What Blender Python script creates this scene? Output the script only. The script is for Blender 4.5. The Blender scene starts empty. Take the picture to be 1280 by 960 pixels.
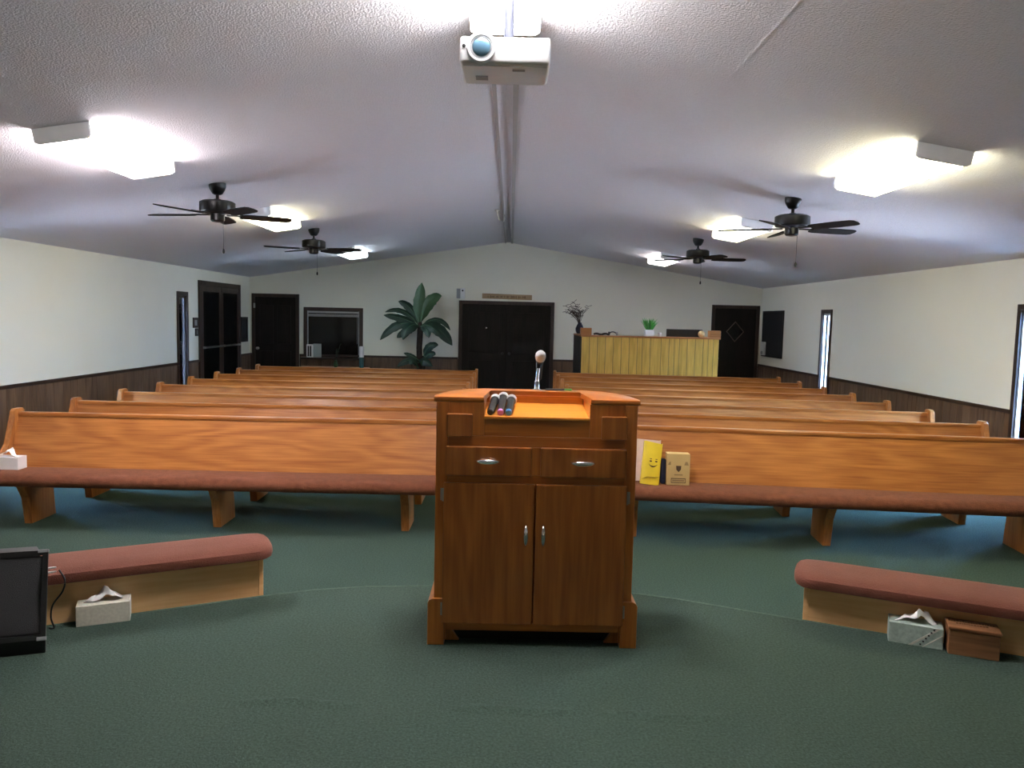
import bpy, bmesh, math, random
from mathutils import Vector, Matrix
random.seed(7)
S = bpy.context.scene
C = S.collection
PI = math.pi
# ------------------------------------------------------------------ camera
FPX = 961.0
AX = Vector((0.9997439, -0.02181449, -0.00602265))     # world axes seen in camera coordinates
AY = Vector((-0.00414722, 0.08501811, -0.99637078))
AZ = Vector((0.02224735, 0.99614058, 0.08490587))
CAM = Vector((0, 0, 1.73))
cd = bpy.data.cameras.new('camera'); cam = bpy.data.objects.new('camera', cd); C.objects.link(cam)
cd.sensor_width = 36; cd.lens = 36 * FPX / 1280; cd.clip_start = 0.02; cd.clip_end = 300
cam.matrix_world = Matrix.Translation(CAM) @ Matrix((AX, AY, AZ)).to_4x4()
S.camera = cam
# ------------------------------------------------------------------ sky, exposure
w = bpy.data.worlds.new('sky'); S.world = w; w.use_nodes = True
bg = w.node_tree.nodes['Background']
bg.inputs[0].default_value = (0.24, 0.52, 1.0, 1); bg.inputs[1].default_value = 15.0
sd = bpy.data.lights.new('sun', 'SUN'); sd.energy = 48; sd.angle = .02; sd.color = (1, .95, 1)
sun = bpy.data.objects.new('sun', sd); C.objects.link(sun); sun.rotation_euler = (math.radians(32), 0, 0)   # high sun along the long axis of the hall
S.view_settings.view_transform = 'Standard'; S.view_settings.look = 'None'
S.view_settings.gamma = 1; S.view_settings.use_curve_mapping = False
S.view_settings.exposure = 2.45
LAMP = 9.0          # radiance of the fluorescent diffusers


def srgb(r, g, b):
    f = lambda c: (c / 255 / 12.92) if c / 255 <= .04045 else ((c / 255 + .055) / 1.055) ** 2.4
    return (f(r), f(g), f(b), 1)


# ------------------------------------------------------------------ materials
def newmat(name):
    m = bpy.data.materials.new(name); m.use_nodes = True
    nt = m.node_tree; b = nt.nodes['Principled BSDF']
    return m, nt, b


def N(nt, t, **k):
    n = nt.nodes.new(t)
    for a, v in k.items(): setattr(n, a, v)
    return n


def plain(name, col, rough=.5, metal=0, spec=.5, var=.06, scale=12, bump=0, bscale=80, coat=0):
    m, nt, b = newmat(name)
    tc = N(nt, 'ShaderNodeTexCoord')
    no = N(nt, 'ShaderNodeTexNoise'); no.inputs['Scale'].default_value = scale; no.inputs['Detail'].default_value = 3
    nt.links.new(tc.outputs['Object'], no.inputs['Vector'])
    mx = N(nt, 'ShaderNodeMix', data_type='RGBA')
    mx.inputs[6].default_value = tuple(max(0, c * (1 - var)) for c in col[:3]) + (1,)
    mx.inputs[7].default_value = tuple(min(1, c * (1 + var)) for c in col[:3]) + (1,)
    nt.links.new(no.outputs['Fac'], mx.inputs[0]); nt.links.new(mx.outputs[2], b.inputs['Base Color'])
    b.inputs['Roughness'].default_value = rough; b.inputs['Metallic'].default_value = metal
    b.inputs['Specular IOR Level'].default_value = spec; b.inputs['Coat Weight'].default_value = coat
    if bump:
        n2 = N(nt, 'ShaderNodeTexNoise'); n2.inputs['Scale'].default_value = bscale; n2.inputs['Detail'].default_value = 4
        nt.links.new(tc.outputs['Object'], n2.inputs['Vector'])
        bp = N(nt, 'ShaderNodeBump'); bp.inputs['Strength'].default_value = bump; bp.inputs['Distance'].default_value = .01
        nt.links.new(n2.outputs['Fac'], bp.inputs['Height']); nt.links.new(bp.outputs[0], b.inputs['Normal'])
    return m


def wood(name, dark, light, axis=0, rough=.35, ring=5.0, streak=70, coat=.15, contrast=.5, spec=.45):
    """grain running along the given object axis: cathedral bands plus fine pores"""
    m, nt, b = newmat(name)
    tc = N(nt, 'ShaderNodeTexCoord'); oi = N(nt, 'ShaderNodeObjectInfo')
    add = N(nt, 'ShaderNodeVectorMath', operation='MULTIPLY_ADD')
    cv = N(nt, 'ShaderNodeCombineXYZ')
    for i in range(3): nt.links.new(oi.outputs['Random'], cv.inputs[i])
    add.inputs[1].default_value = (7.3, 5.1, 9.7)
    nt.links.new(cv.outputs[0], add.inputs[0]); nt.links.new(tc.outputs['Object'], add.inputs[2])

    def mapped(a, c):
        mp = N(nt, 'ShaderNodeMapping'); s = [c, c, c]; s[axis] = a; mp.inputs['Scale'].default_value = s
        nt.links.new(add.outputs[0], mp.inputs['Vector']); return mp.outputs[0]
    low = N(nt, 'ShaderNodeTexNoise'); low.inputs['Scale'].default_value = 1; low.inputs['Detail'].default_value = 2
    nt.links.new(mapped(.5, 2.6), low.inputs['Vector'])
    mul = N(nt, 'ShaderNodeMath', operation='MULTIPLY'); mul.inputs[1].default_value = ring * 6
    nt.links.new(low.outputs['Fac'], mul.inputs[0])
    sn = N(nt, 'ShaderNodeMath', operation='SINE'); nt.links.new(mul.outputs[0], sn.inputs[0])
    fine = N(nt, 'ShaderNodeTexNoise'); fine.inputs['Scale'].default_value = 1; fine.inputs['Detail'].default_value = 4
    nt.links.new(mapped(3, streak), fine.inputs['Vector'])
    ma = N(nt, 'ShaderNodeMath', operation='MULTIPLY_ADD'); ma.inputs[1].default_value = .13; nt.links.new(sn.outputs[0], ma.inputs[0])
    nt.links.new(fine.outputs['Fac'], ma.inputs[2])
    rp = N(nt, 'ShaderNodeValToRGB')
    rp.color_ramp.elements[0].position = .5 - contrast / 2; rp.color_ramp.elements[0].color = dark
    rp.color_ramp.elements[1].position = .5 + contrast / 2; rp.color_ramp.elements[1].color = light
    nt.links.new(ma.outputs[0], rp.inputs[0]); nt.links.new(rp.outputs[0], b.inputs['Base Color'])
    b.inputs['Roughness'].default_value = rough; b.inputs['Coat Weight'].default_value = coat
    b.inputs['Coat Roughness'].default_value = .25; b.inputs['Specular IOR Level'].default_value = spec
    bp = N(nt, 'ShaderNodeBump'); bp.inputs['Strength'].default_value = .06; bp.inputs['Distance'].default_value = .004
    nt.links.new(fine.outputs['Fac'], bp.inputs['Height']); nt.links.new(bp.outputs[0], b.inputs['Normal'])
    return m


def emitter(name, col, s):
    m, nt, b = newmat(name)
    b.inputs['Base Color'].default_value = (.8, .8, .8, 1)
    b.inputs['Emission Color'].default_value = col + (1,); b.inputs['Emission Strength'].default_value = s
    return m


M = {}
M['wall'] = plain('painted_wall', (.80, .785, .675, 1), .7, bump=.08, bscale=120, var=.03, scale=2)
M['ceil'] = plain('popcorn_ceiling', (.775, .75, .775, 1), .9, bump=1.0, bscale=95, var=.05, scale=40, spec=.2)
M['carpet'] = plain('green_carpet', (.052, .085, .066, 1), .95, bump=1, bscale=150, var=.75, scale=95, spec=.1)
M['stage'] = plain('green_stage_carpet', (.056, .086, .066, 1), .95, bump=1, bscale=150, var=.75, scale=95, spec=.1)
M['nosing'] = plain('pale_carpet_nosing', (.085, .125, .095, 1), .95, var=.3, scale=40, spec=.1)  # paler carpet tone for the line along the stage edge
M['pole'] = plain('painted_pole', (.035, .04, .06, 1), .6)
M['panel'] = wood('brown_panelling', (.070, .040, .025, 1), (.185, .112, .07, 1), 2, .5, 5, 60, .05, .7)
M['dark'] = wood('dark_brown_trim', (.018, .010, .008, 1), (.045, .024, .017, 1), 2, .4, 3, 60, .1)
M['darkh'] = wood('dark_brown_rail', (.018, .010, .008, 1), (.045, .024, .017, 1), 1, .4, 3, 60, .1)
M['door'] = wood('dark_stained_door', (.005, .004, .0035, 1), (.012, .008, .007, 1), 2, .45, 4, 50, 0, .5, .25)
M['black'] = plain('black_plastic', (.012, .012, .013, 1), .4)
M['blackfan'] = plain('black_fan_metal', (.006, .007, .008, 1), .35, metal=.2)
M['blade'] = wood('black_fan_blade', (.004, .004, .0045, 1), (.009, .009, .010, 1), 0, .6, 3, 60, 0, .5, .2)
M['oak'] = wood('oak_pew', (.27, .088, .019, 1), (.47, .185, .046, 1), 0, .38, 11, 80, .12, .62, .35)
M['oakv'] = wood('oak_pew_end', (.27, .09, .02, 1), (.47, .19, .05, 1), 2, .38, 5, 80, .12, .6, .35)
M['lect'] = wood('lectern_oak', (.33, .092, .013, 1), (.55, .18, .028, 1), 2, .3, 5, 70, .25, .65)
M['lecth'] = wood('lectern_oak_rail', (.33, .092, .013, 1), (.55, .18, .028, 1), 0, .3, 5, 70, .25, .65)
M['ply'] = wood('lectern_plywood', (.27, .076, .012, 1), (.45, .145, .026, 1), 2, .3, 11, 55, .3, .6)
M['tray'] = wood('lectern_tray', (.50, .17, .02, 1), (.72, .28, .035, 1), 0, .3, 3, 60, .2)
M['bench'] = wood('altar_bench_birch', (.74, .40, .16, 1), (.86, .54, .25, 1), 0, .45, 2, 40, .05)
M['booth'] = wood('yellow_pine_plank', (.56, .32, .05, 1), (.82, .51, .11, 1), 2, .4, 6, 45, .15, .6)
M['boothcap'] = wood('booth_cap_oak', (.33, .12, .03, 1), (.5, .2, .06, 1), 0, .35)
M['walnut'] = wood('walnut_box', (.12, .05, .02, 1), (.30, .14, .06, 1), 0, .4, 8, 40, .1)
M['cush'] = plain('rust_velvet', (.15, .050, .024, 1), .9, bump=.5, bscale=120, var=.45, scale=22, spec=.2)
M['cush2'] = plain('rose_velvet', (.145, .048, .030, 1), .85, bump=.4, bscale=160, var=.25, scale=7, spec=.2)
for k in ('cush', 'cush2'):
    b = M[k].node_tree.nodes['Principled BSDF']; b.inputs['Sheen Weight'].default_value = .25
    b.inputs['Sheen Roughness'].default_value = .4; b.inputs['Sheen Tint'].default_value = (.8, .5, .35, 1)
M['white'] = plain('white_plastic', (.78, .78, .77, 1), .4)
M['lampwhite'] = plain('lamp_housing_white', (.85, .85, .85, 1), .45)
M['chrome'] = plain('chrome', (.75, .75, .75, 1), .15, metal=1, var=.02)
M['steel'] = plain('dull_steel', (.45, .44, .42, 1), .35, metal=1)
M['mesh'] = plain('mic_mesh', (.85, .85, .82, 1), .4, metal=.1, bump=1, bscale=900, var=.2, scale=300)
M['grille'] = plain('black_grille', (.032, .031, .033, 1), .5, bump=.5, bscale=400)
M['glassdark'] = plain('opaque_dark_pane', (.004, .0045, .005, 1), .08, spec=.18, var=0)  # opaque panes; darkness of the unlit rooms behind is put into the colour
M['leaf'] = plain('green_leaf', (.006, .026, .014, 1), .5, var=.5, scale=6)
M['leaf2'] = plain('pale_green_leaf', (.03, .085, .032, 1), .45, var=.3, scale=6)
M['trunk'] = plain('brown_trunk', (.03, .018, .012, 1), .9, bump=1, bscale=40, var=.5, scale=30)
M['grass'] = plain('bright_grass', (.07, .34, .06, 1), .5, var=.3)
M['yellow'] = plain('yellow_bag', (.72, .52, .025, 1), .4, var=.12, scale=18)
M['bagwhite'] = plain('pale_pink_bag', (.62, .45, .38, 1), .4, var=.15, scale=15)
M['navy'] = plain('navy_cloth', (.012, .014, .035, 1), .8)
M['card'] = plain('cardboard', (.55, .38, .15, 1), .75, var=.1)
M['ink'] = plain('brown_ink', (.09, .05, .02, 1), .8)
M['tissuebox'] = plain('mottled_tissue_box', (.58, .55, .45, 1), .7, var=.25, scale=70)
M['tissuegreen'] = plain('green_floral_tissue_box', (.36, .44, .38, 1), .6, var=.45, scale=60)
M['tissue'] = plain('white_tissue', (.85, .83, .80, 1), .8, var=.04)
M['gold'] = plain('gold_ball', (.75, .55, .28, 1), .3, metal=.6)
M['teal'] = plain('teal_plastic', (.02, .09, .10, 1), .35)
M['signwood'] = wood('sign_wood', (.33, .22, .12, 1), (.46, .33, .19, 1), 0, .7, 4, 60, 0)
M['pink'] = plain('pink_ring', (.55, .2, .55, 1), .4)
M['blue'] = plain('blue_ring', (.05, .25, .6, 1), .4)
M['lens'] = plain('projector_lens', (.10, .2, .28, 1), .05, spec=1, coat=1)
M['lawn'] = plain('outside_paving', (.38, .38, .36, 1), .9, var=.3, scale=.6)
M['board'] = plain('black_board', (.016, .018, .022, 1), .5)
M['grey'] = plain('grey_plastic', (.35, .36, .37, 1), .5)
M['conduit'] = plain('cream_conduit', (.42, .40, .39, 1), .6)
M['blind'] = plain('grey_blind', (.42, .4, .4, 1), .6)
m, nt, b = newmat('window_glass')
tr = N(nt, 'ShaderNodeBsdfTransparent'); gl = N(nt, 'ShaderNodeBsdfGlossy'); gl.inputs['Roughness'].default_value = .02
mx = N(nt, 'ShaderNodeMixShader'); fr = N(nt, 'ShaderNodeFresnel'); fr.inputs[0].default_value = 1.45
nt.links.new(fr.outputs[0], mx.inputs[0]); nt.links.new(tr.outputs[0], mx.inputs[1]); nt.links.new(gl.outputs[0], mx.inputs[2])
nt.links.new(mx.outputs[0], nt.nodes['Material Output'].inputs['Surface']); M['glass'] = m


# ------------------------------------------------------------------ mesh helpers
class MB:
    def __init__(s): s.bm = bmesh.new()

    def _x(s, vs, mat):
        if mat is not None: bmesh.ops.transform(s.bm, matrix=mat, verts=vs)

    def box(s, x0, x1, y0, y1, z0, z1, bev=0, mat=None, seg=2):
        v = [s.bm.verts.new(p) for p in ((x0, y0, z0), (x1, y0, z0), (x1, y1, z0), (x0, y1, z0), (x0, y0, z1), (x1, y0, z1), (x1, y1, z1), (x0, y1, z1))]
        fs = [s.bm.faces.new([v[i] for i in q]) for q in ((3, 2, 1, 0), (4, 5, 6, 7), (0, 1, 5, 4), (1, 2, 6, 5), (2, 3, 7, 6), (3, 0, 4, 7))]
        if bev:
            es = list({e for f in fs for e in f.edges})
            r = bmesh.ops.bevel(s.bm, geom=es, offset=bev, segments=seg, affect='EDGES', profile=.5)
            v = list({q for f in r['faces'] for q in f.verts} | {q for q in v if q.is_valid})
        s._x(v, mat); return s

    def prism(s, pts, a0, a1, axis='x', bev=0, mat=None):
        """closed 2-D outline pushed along an axis; outline axes: x->(y,z), y->(x,z), z->(x,y)"""
        def P(p, a): return {'x': (a, p[0], p[1]), 'y': (p[0], a, p[1]), 'z': (p[0], p[1], a)}[axis]
        A = [s.bm.verts.new(P(p, a0)) for p in pts]; B = [s.bm.verts.new(P(p, a1)) for p in pts]
        n = len(pts); fs = [s.bm.faces.new(A), s.bm.faces.new(B[::-1])]
        for i in range(n): fs.append(s.bm.faces.new((A[i], B[i], B[(i + 1) % n], A[(i + 1) % n])))
        v = A + B
        if bev:
            es = list(set(fs[0].edges) | set(fs[1].edges))
            r = bmesh.ops.bevel(s.bm, geom=es, offset=bev, segments=2, affect='EDGES', profile=.5)
            v = list({q for f in r['faces'] for q in f.verts} | {q for q in v if q.is_valid})
        s._x(v, mat); return s

    def lathe(s, prof, seg=20, mat=None, cap=True):
        """profile of (radius, z)"""
        R = [[s.bm.verts.new((r * math.cos(2 * PI * k / seg), r * math.sin(2 * PI * k / seg), z)) for k in range(seg)] for r, z in prof]
        for i in range(len(R) - 1):
            for k in range(seg): s.bm.faces.new((R[i][k], R[i][(k + 1) % seg], R[i + 1][(k + 1) % seg], R[i + 1][k]))
        if cap: s.bm.faces.new(R[0][::-1]); s.bm.faces.new(R[-1])
        s._x([q for r in R for q in r], mat); return s

    def tube(s, pts, r, seg=8, mat=None):
        pts = [Vector(p) for p in pts]; n = len(pts); R = []
        rr = r if isinstance(r, (list, tuple)) else [r] * n
        ref = None
        for i, p in enumerate(pts):
            d = (pts[min(i + 1, n - 1)] - pts[max(i - 1, 0)]).normalized()
            if ref is None: ref = Vector((0, 0, 1)) if abs(d.z) < .9 else Vector((1, 0, 0))
            u = d.cross(ref).normalized(); v = d.cross(u).normalized(); ref = v * -1 if False else ref
            R.append([s.bm.verts.new(p + (u * math.cos(2 * PI * k / seg) + v * math.sin(2 * PI * k / seg)) * rr[i]) for k in range(seg)])
        for i in range(n - 1):
            for k in range(seg): s.bm.faces.new((R[i][k], R[i][(k + 1) % seg], R[i + 1][(k + 1) % seg], R[i + 1][k]))
        s.bm.faces.new(R[0][::-1]); s.bm.faces.new(R[-1])
        s._x([q for r_ in R for q in r_], mat); return s

    def grid(s, rows, close=False):
        V = [[s.bm.verts.new(p) for p in r] for r in rows]
        for i in range(len(V) - 1):
            m_ = len(V[i]); rng = range(m_ if close else m_ - 1)
            for k in rng: s.bm.faces.new((V[i][k], V[i][(k + 1) % m_], V[i + 1][(k + 1) % m_], V[i + 1][k]))
        return V

    def mesh(s, name, smooth=False):
        bmesh.ops.recalc_face_normals(s.bm, faces=s.bm.faces)
        me = bpy.data.meshes.new(name); s.bm.to_mesh(me); s.bm.free()
        if smooth:
            for p in me.polygons: p.use_smooth = True
            try: me.set_sharp_from_angle(angle=math.radians(40))
            except Exception: pass
        return me

    def build(s, name, mat, parent=None, smooth=False, loc=None, rot=None, label=None):
        me = s.mesh(name, smooth); me.materials.append(M[mat] if isinstance(mat, str) else mat)
        return link(name, me, parent, loc, rot, label)


def link(name, me, parent=None, loc=None, rot=None, label=None):
    o = bpy.data.objects.new(name, me); C.objects.link(o)
    if parent is not None: o.parent = parent
    if loc is not None: o.location = loc
    if rot is not None: o.rotation_euler = rot
    if label: o['label'] = label
    return o


def tag(o, label, cat, group=None):
    o['label'] = label; o['category'] = cat
    if group: o['group'] = group
    return o


def struct(o, label=None):
    o['kind'] = 'structure'
    if label: o['label'] = label
    return o


def thing(name, label, cat, loc=(0, 0, 0), rot=(0, 0, 0), group=None):
    o = bpy.data.objects.new(name, None); C.objects.link(o); o.empty_display_size = .1
    o.location = loc; o.rotation_euler = rot
    return tag(o, label, cat, group)


def copy_tree(o, parent=None):
    c = o.copy(); C.objects.link(c); c.parent = parent
    for ch in list(o.children): copy_tree(ch, c)
    return c


T = Matrix.Translation
def Rz(a): return Matrix.Rotation(a, 4, 'Z')
def Rx(a): return Matrix.Rotation(a, 4, 'X')
def Ry(a): return Matrix.Rotation(a, 4, 'Y')


def bez(p0, p1, p2, n=10):
    p0, p1, p2 = Vector(p0), Vector(p1), Vector(p2)
    return [p0 * (1 - t) ** 2 + p1 * 2 * t * (1 - t) + p2 * t * t for t in [i / n for i in range(n + 1)]]


# ------------------------------------------------------------------ room shell
XL, XR, YB, YF = -5.36, 5.24, 16.0, -2.6      # wall faces
XRIDGE, ZRIDGE, ZW = -0.05, 3.29, 2.46
SL = (ZRIDGE - ZW) / (XR - XRIDGE)
SLL = (ZRIDGE - ZW) / (XRIDGE - XL)
STG = 0.2
TH = .16


def zceil(x): return ZRIDGE - (x - XRIDGE) * SL if x > XRIDGE else ZRIDGE - (XRIDGE - x) * SLL


struct(MB().box(XL - 1, XR + 1, YF - 1, YB + 3, -.3, 0).build('floor', 'carpet'), 'dark green carpeted hall floor')
WINS = {-1: [(7.3, 7.90), (12.475, 12.895)], 1: [(6.8, 7.91), (12.475, 12.895)]}
WZ0, WZ1 = .10, 1.93                     # glass opening
cw = .05


def wall_with_holes(name, x0, x1, holes, label):
    m_ = MB(); y = YF - .2
    for (a, b_, z0, z1) in holes:
        m_.box(x0, x1, y, a, 0, 2.62); m_.box(x0, x1, a, b_, 0, z0); m_.box(x0, x1, a, b_, z1, 2.62); y = b_
    m_.box(x0, x1, y, YB + .2, 0, 2.62)
    return struct(m_.build(name, 'wall'), label)


HOLES = {s: [(a + cw, b_ - cw, WZ0, WZ1 + (.06 if s < 0 else 0)) for a, b_ in WINS[s]] for s in (-1, 1)}
wall_l = wall_with_holes('wall_left', XL - TH, XL, HOLES[-1], 'cream wall on the left with dark wainscot')
wall_r = wall_with_holes('wall_right', XR, XR + TH, HOLES[1], 'cream wall on the right with dark wainscot')
gable = [(XL - TH, 0), (XR + TH, 0), (XR + TH, ZW + .05), (XRIDGE, ZRIDGE + .1), (XL - TH, ZW + .05)]
wall_b = struct(MB().prism(gable, YB, YB + TH, 'y').build('wall_back', 'wall'), 'cream gable wall at the far end')
wall_f = struct(MB().prism(gable, YF - TH, YF, 'y').build('wall_front', 'wall'), 'cream wall behind the stage')
for nm, pts in (('ceiling_left', [(XL - .3, zceil(XL - .3)), (XRIDGE, ZRIDGE), (XRIDGE, ZRIDGE + .15), (XL - .3, zceil(XL - .3) + .15)]),
                ('ceiling_right', [(XR + .3, zceil(XR + .3)), (XRIDGE, ZRIDGE), (XRIDGE, ZRIDGE + .15), (XR + .3, zceil(XR + .3) + .15)])):
    o = struct(MB().prism(pts, YF - .3, YB + .3, 'y').build(nm, 'ceil'), 'textured ' + nm.split('_')[1] + ' ceiling slope')
    if nm.endswith('right'):
        MB().prism([(1.194, zceil(1.194) + .01), (1.194, zceil(1.194) - .0009), (1.203, zceil(1.206) - .0009), (1.203, zceil(1.206) + .01)], YF, YB, 'y').build('ceiling_seam', 'ceil', o)
# ground outside
struct(MB().box(-60, 60, -60, 70, -.5, -.31).build('ground_outside', 'lawn'), 'sunlit paving outside the windows')

# stage with a bowed front edge
edge = [(XL, 2.0), (-2.19, 3.616), (-1.739, 3.845), (-1.281, 4.075), (-1.05, 4.175), (-.77, 4.245), (-.4, 4.275), (0, 4.285), (.4, 4.272),
        (.728, 4.225), (.95, 4.155), (1.182, 4.052), (1.554, 3.878), (1.928, 3.71), (2.449, 3.475), (XR, 2.22)]
stage = struct(MB().prism([(XL, YF), (XR, YF)] + edge[::-1], 0.001, STG, 'z', bev=.012).build('floor_stage', 'stage', smooth=True), 'green carpeted stage with a bowed front edge')
for (x0, x1, yy, h) in ((-1.06, -.52, 2.93, .012), (-.2, .32, 2.905, .014), (.36, .92, 2.88, .012)):
    rows = []
    for i in range(15):
        t = i / 14; x = x0 + (x1 - x0) * t; e = math.sin(PI * t) ** .6 if 0 < t < 1 else 0
        yc = yy + .012 * math.sin(7 * t + x0)
        rows.append([(x, yc + dy, STG - .002 + h * e * q) for dy, q in ((-.07, 0), (-.03, .45), (-.008, 1), (.012, .75), (.03, 0))])
    mm = MB(); mm.grid(rows); mm.build('carpet_wrinkle', 'stage', stage, smooth=True)

mm = MB().tube([(x, y - .004, STG - .002) for x, y in edge], .007, 6); mm.build('stage_nosing', 'nosing', stage, smooth=True)

# wainscot: separate grooved planks, shared meshes
WH = .88


def plank_mesh(wd, h, th=.012, mat='panel', axis='y'):
    mm = MB(); g = .002
    mm.box(-wd / 2 + g, wd / 2 - g, -th, 0, 0, h, bev=.003, seg=1)
    me = mm.mesh('wainscot_plank'); me.materials.append(M[mat]); return me


def wainscot(wall, p0, p1, rz, n0, gaps, stuff_before=None):
    """planks along a wall from p0 to p1 (2-D); rz turns the plank so that -y looks into the room"""
    d = Vector((p1[0] - p0[0], p1[1] - p0[1])); L = d.length; d.normalize()
    rnd = random.Random(n0); t = 0; cache = {}
    far = MB()
    while t < L - .03:
        wd = min(rnd.choice((.10, .15, .15, .20)), L - t); c = t + wd / 2
        wd = round(wd, 3)
        x, y = p0[0] + d.x * c, p0[1] + d.y * c
        t += wd
        if any(a - .001 < c < b_ + .001 for a, b_ in gaps): continue
        if stuff_before is not None and c < stuff_before:
            far.box(-wd / 2 + .004, wd / 2 - .004, -.012, 0, .09, WH - .02, mat=T((x, y, 0)) @ Rz(rz)); continue
        if wd not in cache: cache[wd] = plank_mesh(wd, WH - .11)
        link('wainscot_plank', cache[wd], wall, (x, y, .09), (0, 0, rz))
    cuts = [0] + [v for g in sorted(gaps) for v in g] + [L]; nrm = Vector((math.sin(rz), -math.cos(rz)))
    for i in range(0, len(cuts), 2):
        A = Vector(p0) + d * cuts[i]; B = Vector(p0) + d * cuts[i + 1] + nrm * .004
        if cuts[i + 1] - cuts[i] > .02: MB().box(min(A.x, B.x), max(A.x, B.x), min(A.y, B.y), max(A.y, B.y), .02, WH - .01).build('wainscot_backing', 'dark', wall)
    if stuff_before is not None:
        o = far.build('wainscot_panelling', 'panel', wall); o['kind'] = 'stuff'


def rail(wall, p0, p1, z0, z1, th, name, gaps, inward):
    d = Vector((p1[0] - p0[0], p1[1] - p0[1])); L = d.length; d.normalize(); n = Vector(inward)
    cuts = [0] + [v for g in sorted(gaps) for v in g] + [L]
    for i in range(0, len(cuts), 2):
        a, b_ = cuts[i], cuts[i + 1]
        if b_ - a < .02: continue
        A = Vector(p0) + d * a; B = Vector(p0) + d * b_ + n * th
        MB().box(min(A.x, B.x), max(A.x, B.x), min(A.y, B.y), max(A.y, B.y), z0, z1, bev=.004, seg=1).build(name, 'dark', wall)


def side_gaps(s, extra=()): return [(a - YF, b_ - YF) for a, b_ in WINS[s]] + [(a - YF, b_ - YF) for a, b_ in extra]


gl_ = side_gaps(-1, [(13.33, 15.39)]); gr_ = side_gaps(1)
wainscot(wall_l, (XL, YF), (XL, YB), PI / 2, 1, gl_, 6.6 - YF)
wainscot(wall_r, (XR, YF), (XR, YB), -PI / 2, 2, gr_, 6.6 - YF)
gb_ = [(-5.32 - XL, -4.33 - XL), (-1.04 - XL, .94 - XL), (4.2 - XL, 5.21 - XL)]
wainscot(wall_b, (XL, YB), (XR, YB), 0, 3, gb_)
for wl, p0, p1, gp, nv in ((wall_l, (XL, YF), (XL, YB), gl_, (1, 0)), (wall_r, (XR, YF), (XR, YB), gr_, (-1, 0)), (wall_b, (XL, YB), (XR, YB), gb_, (0, -1))):
    rail(wl, p0, p1, WH - .02, WH + .02, .024, 'wainscot_cap', gp, nv)
    rail(wl, p0, p1, 0, .09, .018, 'baseboard', gp, nv)

# windows
k = 0
for side in (-1, 1):
    X = XL if side < 0 else XR
    for (a, b_) in WINS[side]:
        k += 1
        o = bpy.data.objects.new('window_%d' % k, None); C.objects.link(o); o.location = (X, (a + b_) / 2, 0)
        struct(o, 'tall %s window in the %s wall' % ('narrow' if b_ - a < .5 else 'glazed', 'left' if side < 0 else 'right'))
        hw = (b_ - a) / 2; s = side
        top = WZ1 + (.06 if s < 0 else 0)

        def B(x0, x1, y0, y1, z0, z1, mm): mm.box(min(x0 * s, x1 * s), max(x0 * s, x1 * s), y0, y1, z0, z1)
        mm = MB()
        B(-.02, .0, -hw, -hw + cw + .005, WZ0 - .06, top + .06, mm); B(-.02, 0, hw - cw - .005, hw, WZ0 - .06, top + .06, mm)
        B(-.02, 0, -hw + cw, hw - cw, top - .005, top + .06, mm); B(-.03, 0, -hw + cw, hw - cw, WZ0 - .06, WZ0 + .005, mm)
        B(0, .155, -hw + cw - .004, -hw + cw + .008, WZ0, top, mm); B(0, .155, hw - cw - .008, hw - cw + .004, WZ0, top, mm)
        mm.build('window_casing', 'dark', o)
        mm = MB(); f = .022 if s > 0 else .05; q = .012 if s > 0 else .016
        B(q, q + .035, -hw + cw, -hw + cw + f, WZ0, top, mm); B(q, q + .035, hw - cw - f * .6, hw - cw, WZ0, top, mm)
        B(q, q + .035, -hw + cw, hw - cw, top - .04, top, mm); B(q, q + .035, -hw + cw, hw - cw, WZ0, WZ0 + .05, mm)
        mm.build('window_sash', 'white' if s > 0 else 'dark', o)
        mm = MB(); B(q + .014, q + .02, -hw + cw + .005, hw - cw - .005, WZ0 + .01, top - .01, mm); mm.build('window_pane', 'glass', o)
        if s > 0:
            mm = MB(); B(q + .004, q + .03, -.011, .011, WZ0 + .04, top - .03, mm); mm.build('window_mullion', 'white', o)


def door_frame(parent, w_, h_, cas=.07, inner=.0):
    mm = MB()
    mm.box(-w_ / 2, -w_ / 2 + cas, -.03, 0, 0, h_, bev=.005, seg=1); mm.box(w_ / 2 - cas, w_ / 2, -.03, 0, 0, h_, bev=.005, seg=1)
    mm.box(-w_ / 2 + cas, w_ / 2 - cas, -.03, 0, h_ - cas, h_, bev=.005, seg=1)
    mm.build('door_frame', 'dark', parent)
    MB().box(-w_ / 2 + cas * .5, w_ / 2 - cas * .5, -.005, 0, 0.002, h_ - cas * .5).build('door_backing', 'door', parent)


def knob(parent, x, y, z, mat='steel'):
    MB().lathe([(.028, 0), (.028, .006), (.011, .008), (.011, .035), (.026, .042), (.03, .058), (.022, .07), (.004, .073)], 16, T((x, y, z)) @ Rx(PI / 2)).build('knob', mat, parent, smooth=True)


def door_root(n, loc, rz, label):
    o = bpy.data.objects.new('door_%d' % n, None); C.objects.link(o); o.location = loc; o.rotation_euler = (0, 0, rz)
    return struct(o, label)


# far-left single door
d1 = door_root(1, (-4.826, YB, 0), 0, 'dark single door in the far left corner')
door_frame(d1, .98, 2.13)
lf = MB().box(-.42, .42, -.02, -.004, .01, 2.055, bev=.003, seg=1).build('door_leaf', 'door', d1)
for x0, x1, z0, z1 in ((-.32, -.04, 1.1, 1.9), (.04, .32, 1.1, 1.9), (-.32, -.04, .2, .95), (.04, .32, .2, .95)):
    MB().box(x0, x1, -.026, -.019, z0, z1, bev=.006, seg=1).build('door_panel', 'door', lf)
knob(lf, -.36, -.02, 1.0)
MB().box(-.45, -.41, -.036, -.03, 1.83, 1.93, bev=.003, seg=1).build('door_closer', 'grey', d1)
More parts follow.
